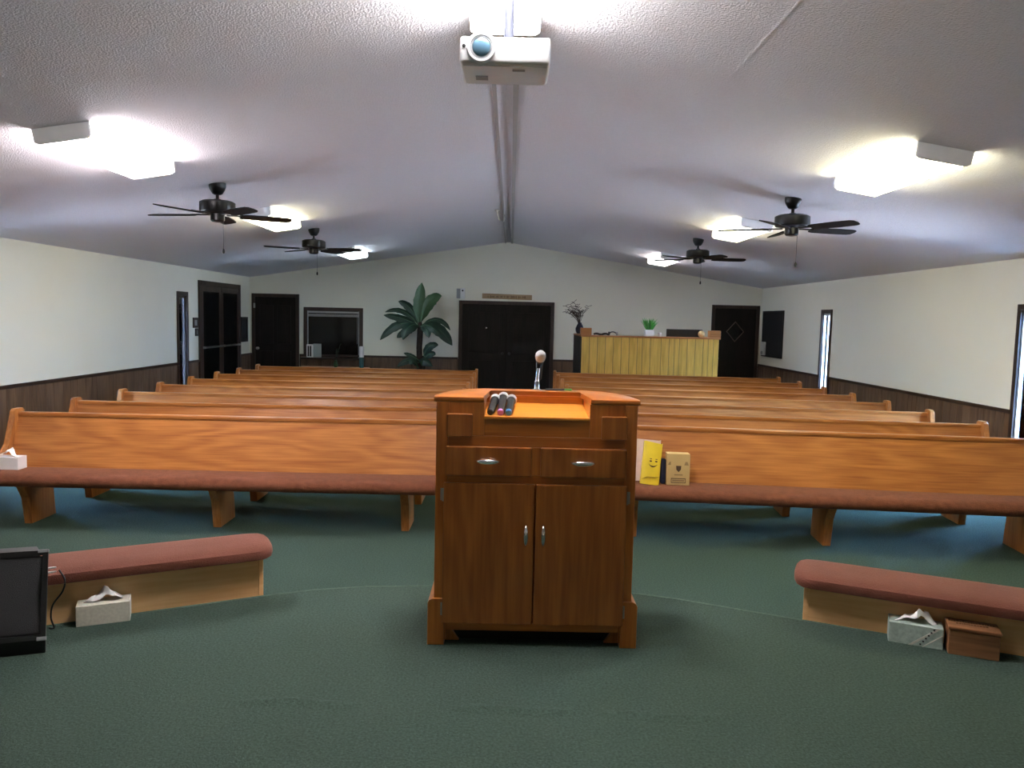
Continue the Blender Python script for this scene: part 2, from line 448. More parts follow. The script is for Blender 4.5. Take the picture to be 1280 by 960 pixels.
# double doors
d2 = door_root(2, (-.048, YB, 0), 0, 'dark double doors in the middle of the far wall')
door_frame(d2, 1.975, 2.08)
for s in (-1, 1):
    x0, x1 = sorted((s * .008, s * .915))
    lf = MB().box(x0, x1, -.02, -.004, .01, 2.005, bev=.003, seg=1).build('door_leaf', 'door', d2)
    c = (x0 + x1) / 2
    for z0, z1 in ((.2, .85), (1.0, 1.85)): MB().box(c - .32, c + .32, -.026, -.019, z0, z1, bev=.008, seg=1).build('door_panel', 'door', lf)
    knob(lf, s * .07, -.02, 1.0, 'black')
    if s < 0: MB().lathe([(.018, 0), (.018, .008), (.008, .01)], 12, T((c + .05, -.026, 1.52)) @ Rx(PI / 2)).build('peephole', 'chrome', lf)
# far-right door with a diamond light
d3 = door_root(3, (4.703, YB, 0), 0, 'dark door with a diamond pane in the far right corner')
door_frame(d3, .995, 2.105)
lf = MB().box(-.43, .43, -.02, -.004, .01, 2.03, bev=.003, seg=1).build('door_leaf', 'door', d3)
mm = MB(); o_ = [(0, .215), (.185, 0), (0, -.215), (-.185, 0)]; i_ = [(p[0] * .9, p[1] * .9) for p in o_]
for q in range(4):
    a, b_ = q, (q + 1) % 4
    mm.prism([o_[a], o_[b_], i_[b_], i_[a]], -.032, -.019, 'y', mat=T((0, 0, 1.56)))
M['diamond'] = plain('diamond_moulding', (.085, .055, .042, 1), .4)
mm.build('diamond_moulding', 'diamond', lf)
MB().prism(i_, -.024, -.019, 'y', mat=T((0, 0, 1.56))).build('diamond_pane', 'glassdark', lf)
knob(lf, -.36, -.02, 1.0, 'black')
# glass double doors in the left wall (local -y looks into the room)
d4 = door_root(4, (XL, 14.36, 0), PI / 2, 'dark framed glass double doors in the left wall')
door_frame(d4, 2.05, 2.27, .08)
for s in (-1, 1):
    x0, x1 = sorted((s * .005, s * .94))
    lf = bpy.data.objects.new('door_leaf', None); C.objects.link(lf); lf.parent = d4
    mm = MB(); z1 = 2.185
    mm.box(x0, x0 + .1, -.022, -.004, .01, z1); mm.box(x1 - .1, x1, -.022, -.004, .01, z1)
    mm.box(x0 + .1, x1 - .1, -.022, -.004, z1 - .1, z1); mm.box(x0 + .1, x1 - .1, -.022, -.004, .01, .26)
    mm.build('door_stile', 'dark', lf)
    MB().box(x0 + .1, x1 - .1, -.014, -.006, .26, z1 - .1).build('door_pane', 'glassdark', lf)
    mm = MB(); mm.tube([(x0 + .07, -.065, 1.1), (x1 - .07, -.065, 1.1)], .016, 10)
    for xx in (x0 + .08, x1 - .08): mm.box(xx - .02, xx + .02, -.06, -.02, 1.08, 1.12)
    mm.build('push_bar', 'steel', lf)
# interior window in the back wall with a gathered blind
w7 = bpy.data.objects.new('window_5', None); C.objects.link(w7); w7.location = (-3.63, YB, 0); struct(w7, 'dark interior window in the far wall')
mm = MB(); hw = .612
for x0, x1, z0, z1 in ((-hw, -hw + .075, .86, 1.872), (hw - .075, hw, .86, 1.872), (-hw + .075, hw - .075, 1.8, 1.872)):
    mm.box(x0, x1, -.035, 0, z0, z1, bev=.004, seg=1)
mm.build('window_casing', 'dark', w7)
MB().box(-hw - .04, hw + .04, -.17, 0, .80, .84, bev=.006, seg=1).build('window_sill', 'dark', w7)
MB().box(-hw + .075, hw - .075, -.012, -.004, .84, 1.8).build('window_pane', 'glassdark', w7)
mm = MB(); mm.box(-hw + .075, -hw + .095, -.02, -.004, .84, 1.8); mm.box(hw - .095, hw - .075, -.02, -.004, .84, 1.8)
mm.build('window_sash', 'grey', w7)
bl = thing('window_blind', 'grey slatted blind gathered at the top of the dark far window', 'blind', (-3.63, YB, 1.68))
MB().box(-.53, .53, -.055, -.015, .075, .115, bev=.004, seg=1).build('headrail', 'blind', bl)
for i in range(4): MB().box(-.525, .525, -.055, -.018, .004 + i * .014, .013 + i * .014).build('slat', 'blind', bl)
MB().tube([(.5, -.05, .08), (.5, -.05, -.55)], .003, 6).build('cord', 'grey', bl)

# ------------------------------------------------------------------ ceiling lamps
def lamp(loc, rot, col, strength, label):
    o = thing('ceiling_light', label, 'ceiling light', loc, rot, 'fluorescent ceiling lights')
    MB().box(-.17, .17, -.6, .6, -.022, -.001, bev=.003, seg=1).build('housing', 'lampwhite', o)
    for s in (-1, 1):
        y0, y1 = sorted((s * .59, s * .612))
        MB().prism([(-.182, -.002), (.182, -.002), (.176, -.085), (.15, -.1), (-.15, -.1), (-.176, -.085)], y0, y1, 'y', bev=.004).build('end_cap', 'lampwhite', o)
    em = emitter('diffuser_glow', col, strength)
    MB().prism([(-.178, -.024), (.178, -.024), (.171, -.082), (.146, -.096), (-.146, -.096), (-.171, -.082)], -.588, .588, 'y').build('diffuser', em, o)
    return o


tl, trr = math.atan(SLL), math.atan(SL)
XLL, XRL = -2.8, 2.70
WARM, PINK, COOL, NEUT = (1, .96, .66), (1, .91, .95), (.76, .91, 1.0), (1, .95, .96)
lamp((XLL, 5.49, zceil(XLL)), (0, -tl, 0), PINK, LAMP * 1.15, 'fluorescent ceiling light on the left slope, closest to the stage')
lamp((XLL, 9.12, zceil(XLL)), (0, -tl, 0), WARM, LAMP * .5, 'fluorescent ceiling light on the left slope, between the two left fans')
lamp((XLL, 13.7, zceil(XLL)), (0, -tl, 0), COOL, LAMP * .32, 'fluorescent ceiling light on the left slope, farthest from the stage')
lamp((XRL, 5.49, zceil(XRL)), (0, trr, 0), WARM, LAMP * .72, 'fluorescent ceiling light on the right slope, closest to the stage')
lamp((XRL, 9.12, zceil(XRL)), (0, trr, 0), WARM, LAMP * .48, 'fluorescent ceiling light on the right slope, between the two right fans')
lamp((XRL, 13.6, zceil(XRL)), (0, trr, 0), NEUT, LAMP * .3, 'fluorescent ceiling light on the right slope, farthest from the stage')
lamp((XRIDGE, 3.44, zceil(.14)), (0, 0, 0), NEUT, LAMP * 1.6, 'fluorescent ceiling light on the ridge above the projector')

# ------------------------------------------------------------------ ceiling fans
def make_fan():
    o = thing('ceiling_fan', 'x', 'ceiling fan', group='black five-bladed ceiling fans')
    MB().lathe([(.075, .03), (.075, -.02), (.068, -.045), (.045, -.085), (.028, -.095)], 24).build('canopy', 'blackfan', o, True)
    MB().lathe([(.014, -.09), (.014, -.13), (.03, -.133), (.03, -.15)], 14).build('downrod', 'blackfan', o, True)
    MB().lathe([(.05, -.143), (.13, -.151), (.155, -.165), (.157, -.24), (.15, -.252), (.09, -.26)], 32).build('motor_housing', 'blackfan', o, True)
    MB().lathe([(.085, -.259), (.062, -.267), (.062, -.322), (.05, -.336), (.012, -.342)], 24).build('switch_housing', 'blackfan', o, True)
    for i in range(5):
        a = i * 2 * PI / 5
        mm = MB()
        out = [(.20, -.045), (.24, -.06), (.45, -.068), (.62, -.062), (.655, -.045), (.665, 0), (.655, .045), (.62, .062), (.45, .068), (.24, .06), (.20, .045)]
        mm.prism(out, -.004, .004, 'z', mat=Rx(math.radians(-12)))
        bld = mm.build('blade', 'blade', o, loc=(0, 0, -.275), rot=(0, 0, a))
        mm = MB(); mm.box(.08, .2, -.02, .02, -.002, .008, bev=.002, seg=1); mm.box(.19, .27, -.035, .035, .004, .010, bev=.002, seg=1, mat=Rx(math.radians(-12)))
        mm.build('blade_arm', 'blackfan', bld)
    pc = MB().tube([(.045, -.02, -.325), (.046, -.02, -.58)], .0018, 5).build('pull_chain', 'blackfan', o)
    MB().lathe([(.004, -.575), (.010, -.585), (.011, -.61), (.005, -.62)], 10, T((.046, -.02, 0))).build('chain_fob', 'blackfan', pc, True)
    return o


fan0 = make_fan()
for i, (x, y, a, lab) in enumerate(((-2.665, 7.1, 28, 'black ceiling fan on the left slope, nearer of the two left fans'),
                                   (-2.67, 10.58, 66, 'black ceiling fan on the left slope, farther of the two left fans'),
                                   (2.575, 7.13, 14, 'black ceiling fan on the right slope, nearer of the two right fans'),
                                   (2.585, 10.7, 0, 'black ceiling fan on the right slope, farther of the two right fans'))):
    f = fan0 if i == 0 else copy_tree(fan0)
    f.location = (x, y, zceil(x)); f.rotation_euler = (0, 0, math.radians(a)); f['label'] = lab

# ------------------------------------------------------------------ projector and conduits
p = thing('projector', 'white ceiling projector hanging on a pole under the ridge', 'projector', (-.037, 3.1, 2.72))
MB().box(-.178, .178, .0, .27, 0, .105, bev=.014, seg=3).build('projector_body', 'white', p, True)
MB().box(-.165, .165, .02, .25, -.004, .002).build('underside_panel', 'lampwhite', p)
MB().box(-.12, -.07, .14, .19, -.007, -.003).build('vent_label', 'grey', p)
MB().box(.03, .08, .05, .07, -.007, -.003, bev=.001, seg=1).build('underside_latch', 'grey', p)
mt = T((-.093, 0, .06)) @ Rx(PI / 2)
ln = MB().lathe([(.058, -.01), (.058, .006), (.054, .011), (.046, .011), (.046, .004)], 32, mt, False).build('lens_bezel', 'white', p, True)
MB().lathe([(.047, -.004), (.047, .007), (.039, .009), (.036, .003)], 32, mt).build('lens_ring', 'grey', ln, True)
MB().lathe([(.034, .001), (.034, .010), (.028, .014), (.015, .017), (.002, .018)], 28, mt).build('lens_glass', 'lens', ln, True)
MB().lathe([(.007, -.002), (.007, .003), (.002, .004)], 12, T((-.161, 0, .065)) @ Rx(PI / 2)).build('sensor_window', 'black', p, True)
MB().box(.135, .175, .02, .06, .1, .109, bev=.003, seg=1).build('focus_slot', 'grey', p)
MB().lathe([(.06, .10), (.055, .115), (.02, .12), (.02, .57)], 20, T((.013, .14, 0))).build('ceiling_pole', 'pole', p, True)
for x0, x1, hw, lab in ((-.135, -.100, .014, 'thin conduit along the ridge, left of the pair'), (.012, .035, .019, 'wider conduit along the ridge, right of the pair')):
    mm = MB(); y0, y1 = 4.06, YB
    for a, b_ in ((hw, .011),):
        zt = min(zceil(x0 - a), zceil(x0 + a), zceil(x1 - a), zceil(x1 + a))
        V = [mm.bm.verts.new(q) for q in ((x0 - a, y0, zt), (x0 + a, y0, zt), (x0 + a, y0, zt - b_), (x0 - a, y0, zt - b_), (x1 - a, y1, zt), (x1 + a, y1, zt), (x1 + a, y1, zt - b_), (x1 - a, y1, zt - b_))]
        for q in ((0, 1, 2, 3), (4, 5, 6, 7), (0, 1, 5, 4), (1, 2, 6, 5), (2, 3, 7, 6), (3, 0, 4, 7)): mm.bm.faces.new([V[j] for j in q])
    tag(mm.build('cable_conduit', 'conduit'), lab, 'conduit', 'conduits along the ridge')
hk = MB().tube([(-.20, 11.1, 3.262), (-.19, 11.1, 3.2), (-.16, 11.1, 3.12), (-.10, 11.1, 3.10), (-.09, 11.1, 3.2)], .009, 6)
hk.box(-.235, -.165, 11.07, 11.13, 3.25, 3.266); tag(hk.build('ceiling_hook', 'steel'), 'small bent wire hook hanging beside the ridge conduit', 'hook')

# ------------------------------------------------------------------ pews
def make_pew():
    L = 3.65; h = L / 2
    o = thing('church_pew', 'x', 'pew', group='oak pews')
    # seat frame and back
    MB().prism([(.07, .335), (.40, .335), (.45, .385), (.40, .39), (.08, .352)], -h + .04, h - .04, 'x').build('seat_board', 'oak', o)
    MB().prism([(.405, .40), (.43, .385), (.59, .835), (.562, .845)], -h + .04, h - .04, 'x').build('backrest', 'oak', o)
    MB().prism([(.546, .828), (.603, .828), (.605, .850), (.596, .858), (.553, .858), (.545, .850)], -h + .04, h - .04, 'x', bev=.003).build('top_rail', 'oak', o)
    # cushion: rounded roll at the front
    prof = [(.40, .395), (.40, .424), (.30, .434), (.12, .444), (.05, .441), (.012, .428), (-.010, .402), (-.012, .376), (.002, .352), (.035, .340), (.1, .350), (.3, .375)]
    rows = []
    for x, sc in ((-h + .042, .9), (-h + .05, .97), (-h + .07, 1), (h - .07, 1), (h - .05, .97), (h - .042, .9)):
        cy, cz = .2, .395
        rows.append([(x, cy + (a - cy) * (1 if sc == 1 else .5 + sc / 2), cz + (b_ - cz) * sc) for a, b_ in prof])
    mm = MB(); V = mm.grid(rows, True); mm.bm.faces.new(V[0]); mm.bm.faces.new(V[-1][::-1]); mm.build('seat_cushion', 'cush', o, True)
    # supports
    for x in (-1.515, 0, 1.515):
        mm = MB().prism([(.22, 0), (.545, 0), (.50, .40), (.42, .40), (.40, .337), (.11, .337), (.19, .22)], x - .032, x + .032, 'x', bev=.004)
        mm.build('leg', 'oakv', o)
    # end panels with a rounded crown
    end = [(-.01, .325), (.46, .325), (.50, .36), (.635, .83), (.638, .868), (.615, .888), (.53, .888), (.507, .87), (.49, .80), (.42, .60), (.37, .545), (.28, .525), (.05, .52), (-.015, .50), (-.028, .45), (-.025, .36)]
    for s in (-1, 1):
        x0, x1 = sorted((s * (h - .045), s * h))
        MB().prism(end, x0, x1, 'x', bev=.006).build('end_panel', 'oakv', o)
    return o


ORD = ['front', 'second', 'third', 'fourth', 'fifth', 'sixth', 'seventh', 'rearmost']
pew0 = make_pew()
for bank in (0, 1):
    for r in range(8):
        q = pew0 if (bank == 0 and r == 0) else copy_tree(pew0)
        if bank == 0: q.location = (-2.315, 5.87 + .89 * r, 0); q.rotation_euler = (0, 0, 0)
        else: q.location = (2.52, 5.70 + .893 * r, 0); q.rotation_euler = (0, 0, math.radians(-5.6))
        q['label'] = 'oak pew with rust cushion, %s row from the lectern, %s bank' % (ORD[r], 'left' if bank == 0 else 'right')
        q['group'] = 'oak pews in the %s bank' % ('left' if bank == 0 else 'right')

# ------------------------------------------------------------------ lectern
lec = thing('lectern', 'brown oak lectern with two drawers and two cupboard doors', 'lectern', (.14, 3.515, STG))
BZ = 1.145   # top of body
# body parts in local coordinates: front face at y = 0
mm = MB(); mm.box(-.462, -.442, 0, .42, .02, BZ); mm.box(.442, .462, 0, .42, .02, BZ); mm.box(-.442, .442, .40, .42, .06, BZ)
mm.box(-.442, .442, .02, .40, .09, .11); mm.build('carcass', 'lect', lec)
for x0, x1 in ((-.462, -.405), (.405, .462)): MB().box(x0, x1, -.018, .001, .02, BZ, bev=.003).build('face_stile', 'lect', lec)
MB().box(-.405, .405, -.018, .001, .068, .112, bev=.003).build('bottom_rail', 'lecth', lec)
MB().box(-.405, .405, -.018, .001, .765, .81, bev=.002).build('middle_rail', 'lecth', lec)
MB().box(-.024, .024, -.018, .001, .81, .94, bev=.002).build('centre_stile', 'lect', lec)
MB().box(-.405, .405, -.018, .001, .94, .99, bev=.002).build('upper_rail', 'lecth', lec)
for s in (-1, 1):
    x0, x1 = sorted((s * .405, s * .242))
    MB().box(x0, x1, -.016, .001, .99, BZ, bev=.002).build('upper_panel', 'lect', lec)
    x0, x1 = sorted((s * .412, s * .296))
    MB().box(x0, x1, -.034, -.016, .985, 1.092, bev=.004).build('square_block', 'ply', lec)
MB().box(-.242, .242, -.012, .002, .99, 1.07, bev=.002).build('tray_front', 'lecth', lec)
MB().box(-.243, .243, -.02, .006, 1.068, 1.083, bev=.004).build('tray_lip', 'tray', lec, label='pale lip of the book tray')  # lip in the paler tray wood
MB().prism([(.0, 1.05), (.0, 1.068), (.33, 1.11), (.33, 1.09)], -.242, .242, 'x').build('tray_floor', 'tray', lec)
MB().box(-.242, .242, .325, .34, 1.08, BZ).build('tray_back', 'tray', lec)
for s in (-1, 1):
    x0, x1 = sorted((s * .242, s * .254)); MB().box(x0, x1, -.012, .335, 1.0, BZ, bev=.002).build('tray_side', 'lecth', lec)
# feet: stepped base blocks
for s in (-1, 1):
    x0, x1 = sorted((s * .412, s * .490))
    MB().prism([(s * .412, 0), (s * .490, 0), (s * .490, .20), (s * .484, .214), (s * .470, .222), (s * .412, .222)], -.03, .45, 'y', bev=.003).build('base_block', 'lect', lec)
    MB().prism([(s * .412, .0), (s * .412, .06), (s * .38, .052), (s * .36, .02), (s * .345, 0)], .03, .06, 'y').build('base_bracket', 'oakv', lec)
MB().box(-.412, .412, .05, .065, 0.002, .09).build('toe_board', 'door', lec)
# drawers
for s in (-1, 1):
    c = s * .218
    dr = MB().box(c - .197, c + .197, -.036, -.016, .806, .942, bev=.005, seg=2).build('drawer', 'ply', lec)
    mm = MB(); z = .876; yy = -.036
    rows = []
    for i in range(17):
        t = i / 16 * 2 - 1; e = math.cos(t * PI / 2); rad = .0035 + .0055 * e
        bow = .022 * (1 - t ** 4)
        cx = c - .003 + t * .057
        rows.append([(cx, yy - bow + rad * math.cos(2 * PI * q / 10), z + 1.2 * rad * math.sin(2 * PI * q / 10)) for q in range(10)])
    V = mm.grid(rows, True); mm.bm.faces.new(V[0]); mm.bm.faces.new(V[-1][::-1]); mm.build('handle', 'chrome', dr, True)
# doors
for s in (-1, 1):
    x0, x1 = sorted((s * .003, s * .422))
    dr = MB().box(x0, x1, -.036, -.018, .106, .772, bev=.004, seg=2).build('cupboard_door', 'ply', lec)
    mm = MB(); cx = s * .040; rows = []
    for i in range(17):
        t = i / 16 * 2 - 1; e = math.cos(t * PI / 2); rad = .0035 + .0065 * e
        bow = .022 * (1 - t ** 4)
        rows.append([(cx + 1.1 * rad * math.cos(2 * PI * q / 10), -.036 - bow + rad * math.sin(2 * PI * q / 10), .532 + t * .053) for q in range(10)])
    V = mm.grid(rows, True); mm.bm.faces.new(V[0]); mm.bm.faces.new(V[-1][::-1]); mm.build('handle', 'chrome', dr, True)
    for z in (.715, .175):
        mm = MB(); mm.lathe([(.005, -.03), (.005, .03)], 10, T((s * .425, -.030, z))); mm.box(s * .432 - .006, s * .432 + .006, -.022, -.016, z - .028, z + .028)
        mm.build('hinge', 'steel', dr)
# top slab with notch and cut-off back corners
out = [(-.474, -.018), (-.245, -.018), (-.228, .32), (.228, .32), (.245, -.018), (.472, -.018), (.474, .02), (.455, .16), (.41, .29), (.34, .38), (.26, .43), (-.26, .43), (-.34, .38), (-.41, .29), (-.456, .16), (-.475, .02)]
MB().prism(out, BZ, BZ + .024, 'z', bev=.006).build('top_slab', 'lecth', lec, True)

# gooseneck microphone standing on the slab
g = thing('gooseneck_microphone', 'silver-headed microphone on a short chrome neck standing on the lectern', 'microphone', (.150, 3.895, STG + BZ + .024))
MB().lathe([(.024, 0), (.024, .004), (.013, .008), (.012, .045), (.008, .05)], 18).build('base_socket', 'chrome', g, True)
MB().tube(bez((0, 0, .045), (.002, 0, .085), (.007, .004, .118), 6), .0085, 10).build('neck', 'chrome', g, True)
MB().tube([(.006, .004, .112), (.007, .006, .135), (.012, .02, .15)], [.011, .014, .013], 12).build('clip', 'black', g, True)
md = Matrix.Translation((.014, .0, .148)) @ Rx(math.radians(48))
MB().lathe([(.010, -.15), (.013, -.14), (.016, -.01), (.0225, .012), (.024, .018)], 18, md).build('mic_body', 'black', g, True)
MB().lathe([(.0235, .018), (.0255, .028), (.027, .04), (.025, .055), (.018, .067), (.008, .073), (.001, .074)], 22, md).build('mic_head', 'mesh', g, True)

# handheld radio microphones lying in the tray
def radio_mic(tail, head, ring, label):
    a, b_ = Vector(tail), Vector(head); d = b_ - a
    o = thing('handheld_microphone', label, 'microphone', tail, group='radio microphones in the lectern tray')
    o.rotation_euler = d.to_track_quat('Z', 'Y').to_euler(); Ln = d.length
    MB().lathe([(.013, .02), (.0165, .03), (.0185, Ln - .05), (.0205, Ln - .03), (.0225, Ln - .018)], 20).build('mic_body', 'black', o, True)
    MB().lathe([(.002, 0), (.013, .002), (.0155, .008), (.0155, .02), (.013, .022)], 18).build('tail_cap', ring, o, True)
    MB().lathe([(.0225, Ln - .019), (.0265, Ln - .008), (.027, Ln + .004), (.024, Ln + .017), (.016, Ln + .027), (.002, Ln + .031)], 22).build('mic_head', 'mesh', o, True)
    MB().box(-.006, .006, -.0195, -.016, Ln * .45, Ln * .75, bev=.001, seg=1).build('mic_display', 'steel', o)
    return o


zt = STG + 1.068
radio_mic((-.077, 3.548, zt + .024), (-.058, 3.765, zt + .063), 'black', 'black handheld microphone with dark tail in the tray, leftmost of three')
radio_mic((-.030, 3.545, zt + .024), (-.018, 3.79, zt + .072), 'pink', 'black handheld microphone with purple tail cap in the tray')
radio_mic((.008, 3.548, zt + .024), (.022, 3.765, zt + .063), 'blue', 'black handheld microphone with blue tail cap in the tray')
pn = thing('pen', 'dark pen with green end lying on top of the lectern', 'pen', (.26, 3.89, STG + BZ + .030), (0, 0, math.radians(8)))
MB().lathe([(.002, -.07), (.005, -.06), (.0055, .03)], 10, Ry(PI / 2)).build('barrel', 'black', pn, True)
MB().lathe([(.0055, .03), (.0055, .066), (.003, .07)], 10, Ry(PI / 2)).build('cap', 'grass', pn, True)

# ------------------------------------------------------------------ altar benches
def altar_bench(name_label, p0, ang, mirror, L=2.6, dz=0):
    o = thing('altar_bench', name_label, 'bench', (p0[0], p0[1], 0), (0, 0, ang), 'padded altar benches')
    s = mirror                      # +1: local x runs to the right, -1: to the left ; local +y away from the stage
    def XB(a, b_): return tuple(sorted((s * a, s * b_)))
    x0, x1 = XB(.02, L); MB().box(x0, x1, .012, .03, .001, .41 + dz).build('back_panel', 'bench', o)
    x0, x1 = XB(.02, L); MB().box(x0, x1, .2, .218, .001, .41 + dz).build('front_panel', 'bench', o)
    for a in (0, L): x0, x1 = XB(a, a + .025); MB().box(x0, x1, .008, .222, .001, .41 + dz, bev=.003).build('end_board', 'bench', o)
    prof = []
    for i in range(20):
        t = 2 * PI * i / 20; c, sn = math.cos(t), math.sin(t)
        y = .115 + .185 * math.copysign(abs(c) ** .7, c); z = .442 + dz + (.048 * abs(sn) ** .7 if sn > 0 else -.04 * abs(sn) ** .45)
        prof.append((y, z))
    rows = []
    for x, q in ((-.055, .25), (-.05, .55), (-.035, .8), (-.005, .95), (.05, 1), (L - .02, 1), (L + .03, .9), (L + .07, .5), (L + .075, .2)):
        rows.append([(s * x, .115 + (y - .115) * q, .445 + dz + (z - .445 - dz) * q) for y, z in prof])
    mm = MB(); V = mm.grid(rows, True); mm.bm.faces.new(V[0]); mm.bm.faces.new(V[-1][::-1]); mm.build('pad', 'cush2', o, True)
    return o


al = math.atan2(4.075 - 3.616, -1.281 + 2.19)
ar = math.atan2(3.475 - 3.878, 2.449 - 1.554)
altar_bench('rose padded altar bench along the stage edge behind the black floor monitor', (-1.30, 4.075), al, -1, 1.9)
altar_bench('brown padded altar bench along the stage edge behind the wooden offering box', (1.565, 3.885), ar, 1, 1.9, -.028)

# ------------------------------------------------------------------ things on the stage
def tissue_box(loc, rz, label, mat, w_=.235, d_=.115, h_=.1, seed=1):
    o = thing('tissue_box', label, 'tissue box', loc, (0, 0, rz), 'tissue boxes')
    MB().box(-w_ / 2, w_ / 2, -d_ / 2, d_ / 2, 0, h_, bev=.002, seg=1).build('carton', mat, o)
    rnd = random.Random(seed); rows = []
    for i in range(9):
        t = i / 8; row = []
        for j in range(13):
            u = j / 12 * 2 - 1
            hh = (.066 * math.exp(-((u - .25) / .45) ** 2) + .022 * math.exp(-((u + .5) / .3) ** 2)) * math.sin(PI * (.15 + .7 * t)) ** .6
            row.append((u * .085 + .012 * math.sin(5 * t + seed), (t - .5) * (.07 * (1 - .5 * abs(u))) + .012 * math.sin(6 * u + seed), h_ - .001 + hh * (1 + .18 * math.sin(9 * u + 7 * t + seed)) * (0 if j in (0, 12) else 1)))
        rows.append(row)
    mm = MB(); mm.grid(rows); mm.build('tissue', 'tissue', o, True)
    return o


tissue_box((-1.968, 3.70, STG), math.radians(23), 'mottled cream tissue box on the stage beside the black floor monitor', 'tissuebox', seed=2)
tb = tissue_box((2.018, 3.635, STG), math.radians(-24), 'green floral tissue box on the stage beside the wooden offering box', 'tissuegreen', seed=4)
for i, (x, z) in enumerate(((.022, .012), (.033, .028), (.044, .044), (.055, .06), (.066, .076), (.077, .09))):
    MB().box(x - .004, x + .004, -.0595, -.0572, z - .004, z + .004).build('printed_dot', 'black', tb)
MB().prism([(-.03, 0.001), (-.015, 0.001), (.105, .099), (.09, .099)], -.0592, -.057, 'y').build('printed_band', 'tissuebox', tb)
MB().prism([(.03, 0.001), (.035, 0.001), (.117, .069), (.117, .073)], -.0592, -.057, 'y').build('printed_band', 'tissuebox', tb)

ob = thing('offering_box', 'small walnut wooden box with carved lid on the stage by the right bench', 'wooden box', (2.225, 3.515, STG), (0, 0, math.radians(-22)))
MB().box(-.105, .105, -.06, .06, 0, .118, bev=.003, seg=1).build('box_body', 'walnut', ob)
ld = MB().box(-.11, .11, -.064, .064, .118, .134, bev=.004, seg=2).build('lid', 'walnut', ob)
rnd = random.Random(3); mm = MB()
for (y, x0, x1) in ((.028, -.098, .088), (.0, -.07, .058)):
    x = x0
    while x < x1:
        wd = rnd.choice((.006, .008, .01)); mm.box(x, x + wd, y - .008, y + .008 - rnd.choice((0, .004)), .1335, .1350); x += wd + .003
mm.build('carved_lettering', 'ink', ld)['kind'] = 'stuff'

mon = thing('floor_monitor', 'black wedge floor monitor speaker with mesh grille on the stage', 'speaker', (-2.022, 3.312, STG), (0, 0, math.radians(18)))
prof = [(.012, 0), (.27, 0), (.27, .33), (.16, .445), (.09, .445), (0, .067)]
mm = MB().prism(prof, -.62, 0, 'x', bev=.006)
for v in mm.bm.verts: v.co.x += (-1 if v.co.x > -.31 else 1) * .38 * v.co.y      # the back is narrower than the grille
mm.build('cabinet', 'black', mon)
a_ = math.atan2(.378, .09); Lf = math.hypot(.09, .378)
mf = T((0, 0, .067)) @ Rx(a_)
MB().box(-.60, -.02, .03, Lf - .025, -.002, .006, bev=.002, seg=1, mat=mf).build('grille', 'grille', mon)
mm = MB(); e = .022
mm.box(-.62, 0, 0, e, .001, .012, mat=mf); mm.box(-.62, 0, Lf - e, Lf, .001, .012, mat=mf)
mm.box(-.62, -.62 + e, e, Lf - e, .001, .012, mat=mf); mm.box(-e, 0, e, Lf - e, .001, .012, mat=mf)
mm.build('grille_frame', 'black', mon)
for (x0, x1, y0, y1) in ((-.035, .003, -.004, .014), (-.04, .003, Lf - .010, Lf + .004)): MB().box(x0, x1, y0, y1, .004, .015, bev=.002, seg=1, mat=mf).build('corner_guard', 'grey', mon)
for z in (.298, .318):
    MB().lathe([(.005, 0), (.005, .06), (.003, .085)], 10, T((-.085, .21, z)) @ Ry(PI / 2 - .1)).build('cable_plug', 'white', mon, True)
cb = [(-2.075, 3.515, .512), (-2.05, 3.515, .465), (-2.062, 3.515, .41), (-2.112, 3.52, .342), (-2.135, 3.54, .27), (-2.14, 3.57, .21), (-2.17, 3.575, .206)]
pts = []
for i in range(len(cb) - 1):
    P = [Vector(cb[max(0, min(len(cb) - 1, i + q))]) for q in (-1, 0, 1, 2)]
    for j in range(6):
        t = j / 6
        pts.append(.5 * ((2 * P[1]) + (P[2] - P[0]) * t + (2 * P[0] - 5 * P[1] + 4 * P[2] - P[3]) * t * t + (3 * P[1] - P[0] - 3 * P[2] + P[3]) * t ** 3))
tag(MB().tube(pts, .004, 8).build('speaker_cable', 'black', smooth=True), 'black cable looping down beside the floor monitor', 'cable')

# ------------------------------------------------------------------ things on the pews
SEAT = .443


def paper_bag(loc, rz, label, mat, w0, w1, d_, h_, lean, face=False, name='carrier_bag'):
    o = thing(name, label, 'bag', loc, (lean, 0, rz))
    rows = []; n = 8
    for i in range(n + 1):
        t = i / n; w_ = w0 + (w1 - w0) * t; dd = d_ * (1 - .75 * t); z = h_ * t
        ring = []
        for q in range(16):
            a = 2 * PI * q / 16; c, sn = math.cos(a), math.sin(a)
            x = w_ / 2 * math.copysign(abs(c) ** .45, c); y = dd / 2 * math.copysign(abs(sn) ** .45, sn)
            y += .006 * math.sin(9 * t + 5 * x / w_) * (1 if 0 < t else 0)
            ring.append((x, y, z + (.008 * math.sin(4 * x / w_ * 3) if i == n else 0)))
        rows.append(ring)
    mm = MB(); V = mm.grid(rows, True); mm.bm.faces.new(V[0][::-1])
    mm.build('bag_body', mat, o, True)
    return o


bx = 1.145
paper_bag((1.135, 6.165, SEAT - .004), math.radians(-4), 'pale pink plastic bag standing behind the yellow bag on the front pew', 'bagwhite', .20, .25, .07, .335, math.radians(-8))
yb = paper_bag((1.145, 6.03, SEAT - .004), math.radians(-4), 'yellow carrier bag with printed smiling face on the front pew', 'yellow', .15, .15, .10, .335, math.radians(-9))
yb.rotation_euler[1] = math.radians(5)
